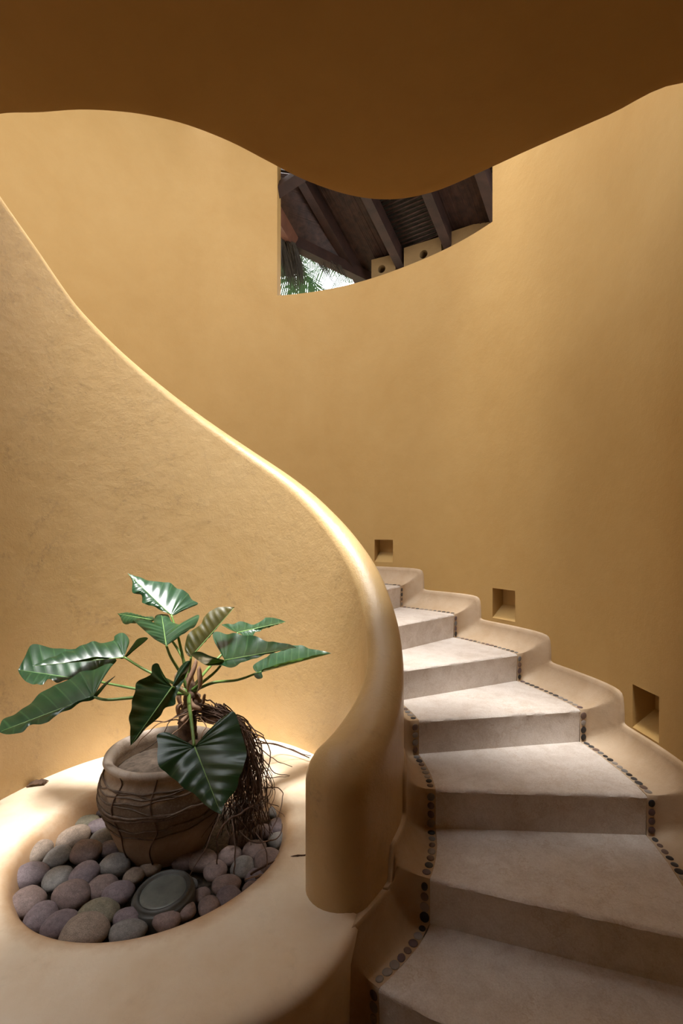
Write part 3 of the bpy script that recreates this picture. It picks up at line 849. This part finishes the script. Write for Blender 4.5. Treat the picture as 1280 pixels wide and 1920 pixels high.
# trunk, dry sheaths, roots
tp = [px(352, 1385, 2.16), px(352, 1345, 2.16), px(362, 1318, 2.17), px(356, 1292, 2.16), px(356, 1262, 2.17)]
c = curve(tp, 6); v, f = tube_data(c, [lerp(.045, .014, (k / (len(c) - 1)) ** 1.5) * (1 + .25 * noise.noise(p * 25)) for k, p in enumerate(c)], 14)
v = [p + Vector((noise.noise(p * 45), noise.noise(p * 45 + Vector((9, 0, 0))), noise.noise(p * 45 + Vector((0, 9, 0))))) * .014 for p in v]
under(obj('trunk', v, f, M['trunk']), plant)
rr = random.Random(21)
def sheath(a, b, w, k):
    A, B = px(*a), px(*b); d = (B - A); side = d.cross(Vector((0, 1, .2))).normalized()
    vv = []
    for i in range(9):
        t = i / 8; ww = w * math.sin(PI * min(1, .15 + .85 * (1 - t)) ) * (1 if t < .9 else .5)
        cpt = A + d * t + Vector((0, -.012 * math.sin(PI * t), 0)) + side * (.012 * math.sin(t * 4 + k))
        for j in (-1, -.5, 0, .5, 1):
            vv.append(cpt + side * (ww * j) + Vector((0, .010 * j * j - .004 * rr.random(), 0)))
    o = obj('dry_sheath', vv, gridfaces(9, 5), M['sheath']); under(o, plant)
    md = o.modifiers.new('thickness', 'SOLIDIFY'); md.thickness = .0015
for a, b, w in (((356, 1300, 2.10), (362, 1235, 2.13), .012), ((366, 1300, 2.10), (378, 1250, 2.12), .012), ((345, 1302, 2.10), (330, 1262, 2.1), .010), ((360, 1310, 2.08), (372, 1335, 2.07), .016),
                ((345, 1320, 2.09), (328, 1340, 2.08), .013), ((380, 1338, 2.09), (412, 1358, 2.06), .018), ((350, 1336, 2.08), (348, 1356, 2.06), .014), ((372, 1318, 2.1), (388, 1306, 2.1), .01), ((395, 1345, 2.1), (420, 1340, 2.1), .012), ((335, 1330, 2.12), (342, 1300, 2.12), .012)):
    sheath(a, b, w, rr.random() * 6)
def rootset(name, paths, r, n=5, m='root'):
    V = []; FF = []
    for p in paths:
        rad = r * rr.uniform(.6, 1.35)
        v, f = tube_data(p, [rad * lerp(1, .5, k / (len(p) - 1)) for k in range(len(p))], n, len(V)); V += v; FF += f
    o = obj(name, V, FF, M[m]); under(o, plant); return o
# thick mat of roots spilling over the far right of the rim and down among the stones
paths = []
for k in range(210):
    s = rr.random()
    a = px(rr.uniform(366, 425), rr.uniform(1318, 1352), rr.uniform(2.06, 2.2))
    xr = rr.gauss(455, 20)
    b = px(xr * .45 + 420 * .55 + 5, rr.uniform(1345, 1372), rr.uniform(2.0, 2.2))
    c2 = px(xr, rr.uniform(1390, 1430), rr.uniform(1.98, 2.22))
    d2 = px(xr + rr.gauss(6, 12), rr.uniform(1460, 1500), rr.uniform(1.98, 2.2))
    e2 = px(xr + rr.gauss(8, 22), rr.uniform(1510, 1590), rr.uniform(1.96, 2.15))
    pts = [a, b, c2, d2, e2]
    cc = curve(pts[:rr.choice((4, 5, 5))], 6)
    j = rr.random() * 50
    cc = [p + Vector((noise.noise(Vector((j, i * .5, 0))), noise.noise(Vector((j, i * .5, 7))), 0)) * .010 for i, p in enumerate(cc)]
    paths.append(cc)
o = rootset('root_mass', paths, .0026); o['kind'] = 'stuff'
# single roots one can follow
def root(pts, r=.0028, m='root'):
    c = [px(*p) for p in pts]
    c = curve(c, 7); j = rr.random() * 90
    c = [p + Vector((noise.noise(Vector((j, i * .35, 0))), noise.noise(Vector((j, i * .35, 7))), noise.noise(Vector((j, i * .35, 3))))) * .006 for i, p in enumerate(c)]
    v, f = tube_data(c, [r * lerp(1.1, .6, k / (len(c) - 1)) for k in range(len(c))], 6)
    under(obj('root', v, f, M[m]), plant)
root([(370, 1330, 2.12), (330, 1345, 2.05), (290, 1362, 1.98), (255, 1400, 2.0)], .0026, 'sheath')
root([(350, 1335, 2.1), (320, 1350, 2.05), (300, 1385, 2.0), (262, 1412, 1.98)], .0025, 'vine')
root([(360, 1340, 2.1), (345, 1358, 2.0), (318, 1382, 1.95), (300, 1412, 1.92)], .003, 'sheath')
root([(350, 1350, 2.12), (310, 1352, 2.2), (270, 1356, 2.2), (245, 1370, 2.15)], .003)
root([(372, 1342, 2.08), (385, 1362, 2.0), (378, 1380, 1.95), (372, 1402, 1.95)], .0025, 'sheath')
root([(385, 1312, 2.15), (400, 1318, 2.2), (412, 1338, 2.25), (418, 1352, 2.25)], .003)
root([(410, 1345, 2.15), (450, 1358, 2.3), (490, 1375, 2.45), (493, 1384, 2.5)], .0035)
root([(430, 1350, 2.2), (470, 1390, 2.45), (520, 1396, 2.70), (580, 1421, 2.62)], .005)
root([(435, 1352, 2.2), (480, 1385, 2.5), (535, 1402, 2.62), (582, 1418, 2.66)], .0035)
root([(455, 1380, 2.2), (490, 1405, 2.4), (515, 1425, 2.45), (547, 1437, 2.5)], .0028)
root([(460, 1400, 2.2), (500, 1430, 2.35), (515, 1450, 2.4), (543, 1454, 2.42)], .0028)
root([(465, 1440, 2.15), (490, 1455, 2.2), (520, 1457, 2.3), (542, 1455, 2.38)], .0022)
root([(450, 1380, 2.1), (470, 1420, 2.15), (495, 1450, 2.2), (505, 1465, 2.25)], .0025)
root([(470, 1480, 2.1), (520, 1478, 2.2), (530, 1500, 2.12), (500, 1580, 1.95)], .0025)
root([(495, 1494, 2.08), (460, 1520, 1.98), (425, 1540, 1.92), (408, 1570, 1.88), (408, 1620, 1.86)], .0045)
root([(435, 1530, 2.0), (440, 1590, 1.9), (440, 1640, 1.85), (445, 1660, 1.85)], .003)
root([(410, 1530, 1.98), (385, 1590, 1.88), (355, 1640, 1.82), (300, 1735, 1.60)], .0024)
root([(450, 1560, 1.98), (480, 1580, 1.92), (520, 1570, 1.98), (530, 1545, 2.05)], .003)
root([(480, 1560, 1.98), (500, 1600, 1.88), (495, 1640, 1.80), (478, 1655, 1.80)], .0026)
root([(470, 1640, 1.82), (500, 1622, 1.84), (530, 1610, 1.85), (575, 1602, 1.86)], .004)
root([(480, 1646, 1.80), (510, 1640, 1.80), (540, 1614, 1.84), (570, 1606, 1.86)], .003)
root([(460, 1650, 1.80), (490, 1640, 1.78), (505, 1650, 1.76), (518, 1656, 1.75)], .0024, 'sheath')
# small dry leaf litter on the ledge by the wall
lf = pxz(70, 1467, ZL + .012)
vv = []
for i in range(7):
    for j in range(5):
        a, b = i / 6 - .5, j / 4 - .5
        vv.append((lf.x + a * .075, lf.y + b * .04 + a * .02, lf.z - .010 + .022 * abs(noise.noise(Vector((a * 7, b * 6, 1)))) + .012 * math.cos(a * 3)))
o = obj('dry_leaf', vv, gridfaces(7, 5), M['trunk'])
md = o.modifiers.new('thickness', 'SOLIDIFY'); md.thickness = .004
tag(o, 'crumpled brown dry leaf on the ledge against the wall', 'dry leaf')

# ------------------------------------------------------------------ roof and garden seen through the opening
ZP = EYE + 3.2                    # wall plate
def P3(x, y, z): return px(x, y, F * (z - EYE) / (HOR - y))
A = P3(700, 492, ZP); Bp = P3(915, 402, ZP)
dirp = (Bp - A); dirp.z = 0; dirp.normalize()
up = Vector((dirp.y, -dirp.x, 0)); up = up if up.y < 0 else -up      # towards the house
rise = (up + Vector((0, 0, .62))).normalized(); rn = rise.cross(dirp).normalized()
if rn.z < 0: rn = -rn
roof = empty('palapa_roof', (A.x, A.y, ZP - .3)); bpy.context.view_layer.update()
tag(roof, 'dark timber palapa roof with reed lining and thatch beyond the wall opening', 'roof')
def beam(name, a, b, w, h, m, par=roof, upv=None):
    d = (b - a).normalized(); n = (upv or rn); s = d.cross(n).normalized(); n = s.cross(d).normalized()
    v = []
    for p in (a, b):
        for i, j in ((-1, -1), (1, -1), (1, 1), (-1, 1)): v.append(p + s * (w / 2 * i) + n * (h / 2 * j))
    f = [(0, 1, 2, 3), (7, 6, 5, 4)] + [(k, (k + 1) % 4, 4 + (k + 1) % 4, 4 + k)[::-1] for k in range(4)]
    o = fix(obj(name, v, f, m, None, False)); under(o, par); return o
RL = 3.8
def foot(x, y): return P3(x, y, ZP)
feet = [foot(672, 519), foot(750, 488), foot(842, 455), foot(930, 405), foot(1030, 360)]
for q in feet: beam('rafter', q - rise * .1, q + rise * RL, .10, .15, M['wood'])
# hip bay on the left: edge beam and two more timbers
C0 = P3(694, 525, ZP - .02); E0 = P3(549, 455, ZP + .06)
beam('eave_beam', C0, E0 + (E0 - C0) * .02, .09, .14, M['wood'])
HT = feet[0] + rise * RL
beam('rafter', E0, px(500, 372, E0.y * .84), .09, .13, M['wood2'])
ridge_a = px(490, 378, 4.55); ridge_b = px(580, 318, 4.50)
beam('rafter', ridge_a, ridge_b, .09, .12, M['wood'])
def reeds(a, b, c, d, n, r, off):
    """rods running a->b, repeated towards d->c"""
    V = []; FF = []
    for k in range(n):
        t = k / (n - 1)
        p, q = a.lerp(d, t) + off, b.lerp(c, t) + off
        j = Vector((0, 0, .012 * noise.noise(Vector((k * .9, 3, 0)))))
        v, f = tube_data([p + j, p.lerp(q, .5) + j * .3, q - j], r * (1 + .35 * noise.noise(Vector((k * 1.7, 0, 0)))), 5, len(V)); V += v; FF += f
    o = obj('reed_lining', V, FF, M['reed']); under(o, roof); o['kind'] = 'stuff'
up3 = rn * .10
for i in range(4):
    a, b = feet[i], feet[i + 1]
    if i % 2 == 0: reeds(a - rise * .2, a + rise * RL, b + rise * RL, b - rise * .2, 120, .010, up3)
    else: reeds(a - rise * .2, b - rise * .2, b + rise * RL, a + rise * RL, 90, .011, up3)
reeds(C0, E0, Vector((-1.05, 4.95, EYE + 3.7)), feet[0] + rise * 1.15, 110, .011, rn * .11)
# thatch above
tv = []; 
for t in (0, 1):
    for a, b, l in ((feet[0], feet[4], 1),):
        for q in (a - rise * .45, b - rise * .45, b + rise * RL, a + rise * RL): tv.append(q + rn * (.16 + .2 * t))
tf = [(0, 1, 2, 3), (7, 6, 5, 4), (0, 4, 5, 1), (1, 5, 6, 2), (2, 6, 7, 3), (3, 7, 4, 0)]
under(fix(obj('thatch_or_shade_layer', tv, tf, M['thatch'], None, False)), roof)
tv = []
for t in (0, 1):
    for q in (C0, E0 + (E0 - C0) * .10, Vector((-1.15, 4.95, EYE + 3.75)), feet[0] + rise * 1.15): tv.append(q + rn * (.16 + .2 * t))
under(fix(obj('thatch_or_shade_layer', tv, tf, M['thatch'], None, False)), roof)
tv = []  # left wing out of view, added to keep light off the upper wall
for t in (0, 1):
    for q in ((.25, 2.4, EYE + 4.95), (-.6, 3.9, EYE + 4.65), (-3.1, 4.9, EYE + 4.4), (-3.1, 2.3, EYE + 5.0)): tv.append(Vector(q) + Vector((0, 0, .2 * t)))
under(fix(obj('thatch_or_shade_layer', tv, tf, M['thatch'], None, False)), roof)
tv = []  # right slab out of view, added to keep direct sun off the treads
for t in (0, 1):
    for q in ((.22, 2.5, EYE + 5.0), (2.1, 2.5, EYE + 5.0), (2.1, 1.35, EYE + 5.2), (.3, 1.35, EYE + 5.2)): tv.append(Vector(q) + Vector((0, 0, .2 * t)))
under(fix(obj('thatch_or_shade_layer', tv, tf, M['thatch'], None, False)), roof)
def strands(name, n, gen, m, par):
    V = []; FF = []
    for _ in range(n):
        pts, w = gen()
        d = Vector((1, .2, 0)).normalized()
        o = len(V)
        for k, p in enumerate(pts):
            ww = w * (1 - .8 * k / (len(pts) - 1)); V.append(p - d * ww); V.append(p + d * ww)
        for k in range(len(pts) - 1): FF.append((o + 2*k, o + 2*k + 1, o + 2*k + 3, o + 2*k + 2))
    o = obj(name, V, FF, m); under(o, par); o['kind'] = 'stuff'
rt = random.Random(8)
def fringe():
    t = rt.random() ** .7
    x = lerp(496, 556, rt.random()); dd = rt.uniform(5.2, 5.7)
    y0 = lerp(400, 462, (x - 500) / 53) + rt.uniform(-8, 8)
    L = rt.uniform(40, 118) * (1.0 if x < 535 else .65)
    lean = rt.uniform(.05, .45)
    return [px(x + lean * L * k / 4 * (1 - .06 * k), y0 + L * k / 4, dd) for k in range(5)], rt.uniform(.003, .007)
strands('thatch_fringe', 900, fringe, M['thatch'], roof)
def fringe2():
    t = rt.random(); x = lerp(556, 640, t); y0 = lerp(458, 498, t); dd = rt.uniform(5.6, 5.9)
    L = rt.uniform(14, 42) * (1.5 if .3 < t < .55 else .8)
    return [px(x + .55 * L * k / 3, y0 + L * k / 3, dd) for k in range(4)], rt.uniform(.002, .005)
strands('thatch_fringe', 230, fringe2, M['thatch'], roof)
# plaster blocks with round holes between the rafter feet, on an outer wall
ow = empty('outer_wall', (A.x, A.y, 0)); bpy.context.view_layer.update()
tag(ow, 'ochre plaster wall with pierced blocks carrying the palapa rafters', 'wall')
def block(x0, x1, ytop0, ytop1, hx, hy):
    a = P3(x0, ytop0, ZP + .08); b = P3(x1, ytop1, ZP + .08)
    d = (b - a); d.z = 0; L = d.length; d.normalize(); n = Vector((-d.y, d.x, 0)); n = n if n.y > 0 else -n
    hc_ = P3(hx, hy, ZP - .06); u = (hc_ - a).dot(d); hz = hc_.z
    u = min(max(u, .09), L - .09)
    zt, zb = ZP + .08, ZP - .45; r = .047; NS = 24
    def rim(k):
        q = 2 * PI * k / NS; c_, s_ = math.cos(q), math.sin(q)
        # square outline point in direction q from hole centre
        ts = []
        if c_ > 1e-6: ts.append((L - u) / c_)
        if c_ < -1e-6: ts.append(-u / c_)
        if s_ > 1e-6: ts.append((zt - hz) / s_)
        if s_ < -1e-6: ts.append((zb - hz) / s_)
        return min(ts) * c_, min(ts) * s_
    v = []; f = []
    corners = [(L - u, zt - hz), (-u, zt - hz), (-u, zb - hz), (L - u, zb - hz)]
    angs = sorted([2 * PI * k / NS for k in range(NS)] + [math.atan2(y, x) % (2 * PI) for x, y in corners])
    ring = []
    for q in angs:
        c_, s_ = math.cos(q), math.sin(q); ts = []
        if c_ > 1e-6: ts.append((L - u) / c_)
        if c_ < -1e-6: ts.append(-u / c_)
        if s_ > 1e-6: ts.append((zt - hz) / s_)
        if s_ < -1e-6: ts.append((zb - hz) / s_)
        t = min(ts)
        for (e, w) in ((t, 0), (r, 0), (r, .18), (0, .18)):
            p = a + d * (u + e * c_) + n * w; v.append((p.x, p.y, hz + e * s_))
        p = a + d * (u + t * c_) + n * .2; v.append((p.x, p.y, hz + t * s_))
    m = len(angs)
    for k in range(m):
        k2 = (k + 1) % m
        for j in range(3): f.append((k*5 + j, k2*5 + j, k2*5 + j + 1, k*5 + j + 1))
        f.append((k*5, k*5 + 4, k2*5 + 4, k2*5))
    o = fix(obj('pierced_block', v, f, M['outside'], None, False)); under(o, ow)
block(696, 741, 487, 476, 711, 498)
block(757, 827, 465, 443, 789, 470)
block(846, 925, 434, 408, 882, 425)
a = P3(684, 519, ZP - .1); b = Bp + dirp * .8
nn = -up
v = []
for p in (a, b):
    for w in (.02, .22):
        for z in (-.1, ZP - .22): v.append(Vector((p.x, p.y, z)) + nn * w)
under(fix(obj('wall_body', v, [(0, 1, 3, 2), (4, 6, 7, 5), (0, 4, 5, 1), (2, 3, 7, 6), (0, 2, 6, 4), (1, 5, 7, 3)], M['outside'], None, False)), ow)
# palms in the garden
def palm(base, crown_z, n, length, seed, label):
    pr = random.Random(seed)
    root_ = empty('palm_tree', base); bpy.context.view_layer.update()
    tag(root_, label, 'palm tree')
    top = Vector((base[0] + .3, base[1], crown_z))
    c = curve([Vector(base), Vector((base[0] - .1, base[1], crown_z * .5)), top], 8)
    v, f = tube_data(c, [lerp(.17, .11, k / (len(c) - 1)) for k in range(len(c))], 10)
    under(obj('trunk', v, f, M['palmtrunk']), root_)
    for k in range(n):
        az = 2 * PI * k / n + pr.uniform(-.2, .2); el = pr.uniform(-.1, 1.0)
        h = Vector((math.cos(az), math.sin(az), 0))
        L = length * pr.uniform(.85, 1.1)
        pts = [top + h * (L * t * math.cos(el * (1 - t * .6))) + Vector((0, 0, L * (t * math.sin(el) - .55 * t * t))) for t in [q / 16 for q in range(17)]]
        V, FF = tube_data(pts, [lerp(.022, .005, q / 16) for q in range(17)], 5)
        for q in range(2, 17):
            for sub in (0, .33, .66):
                if q == 16 and sub: continue
                t0 = min(q + sub, 16); i0 = int(t0); i1 = min(i0 + 1, 16)
                p = pts[i0].lerp(pts[i1], t0 - i0); tn = (pts[i1 if i1 > i0 else i0] - pts[i0 - 1]).normalized()
                s = tn.cross(Vector((0, 0, 1))).normalized()
                ll = L * .30 * math.sin(PI * (.12 + .83 * t0 / 16)) + .05
                for sd in (-1, 1):
                    dv = (s * sd * .8 + tn * .65 + Vector((0, 0, -.25 - .2 * pr.random()))).normalized()
                    o = len(V); wv = tn * .022
                    V += [p - wv, p + wv, p + dv * ll * .55 + wv * .9 - Vector((0, 0, .02)), p + dv * ll * .55 - wv * .9 - Vector((0, 0, .02)), p + dv * ll - Vector((0, 0, .10 * ll))]
                    FF += [(o, o + 1, o + 2, o + 3), (o + 3, o + 2, o + 4)]
        under(obj('frond', V, FF, M['palm'], None, False), root_)
palm((-1.9, 8.3, -.1), EYE + 5.3, 22, 2.5, 4, 'green palm behind the thatch fringe, on the left of the opening')
palm((.9, 14.2, -.1), EYE + 8.4, 22, 3.0, 9, 'green palm just left of the pierced blocks, beyond the eave')
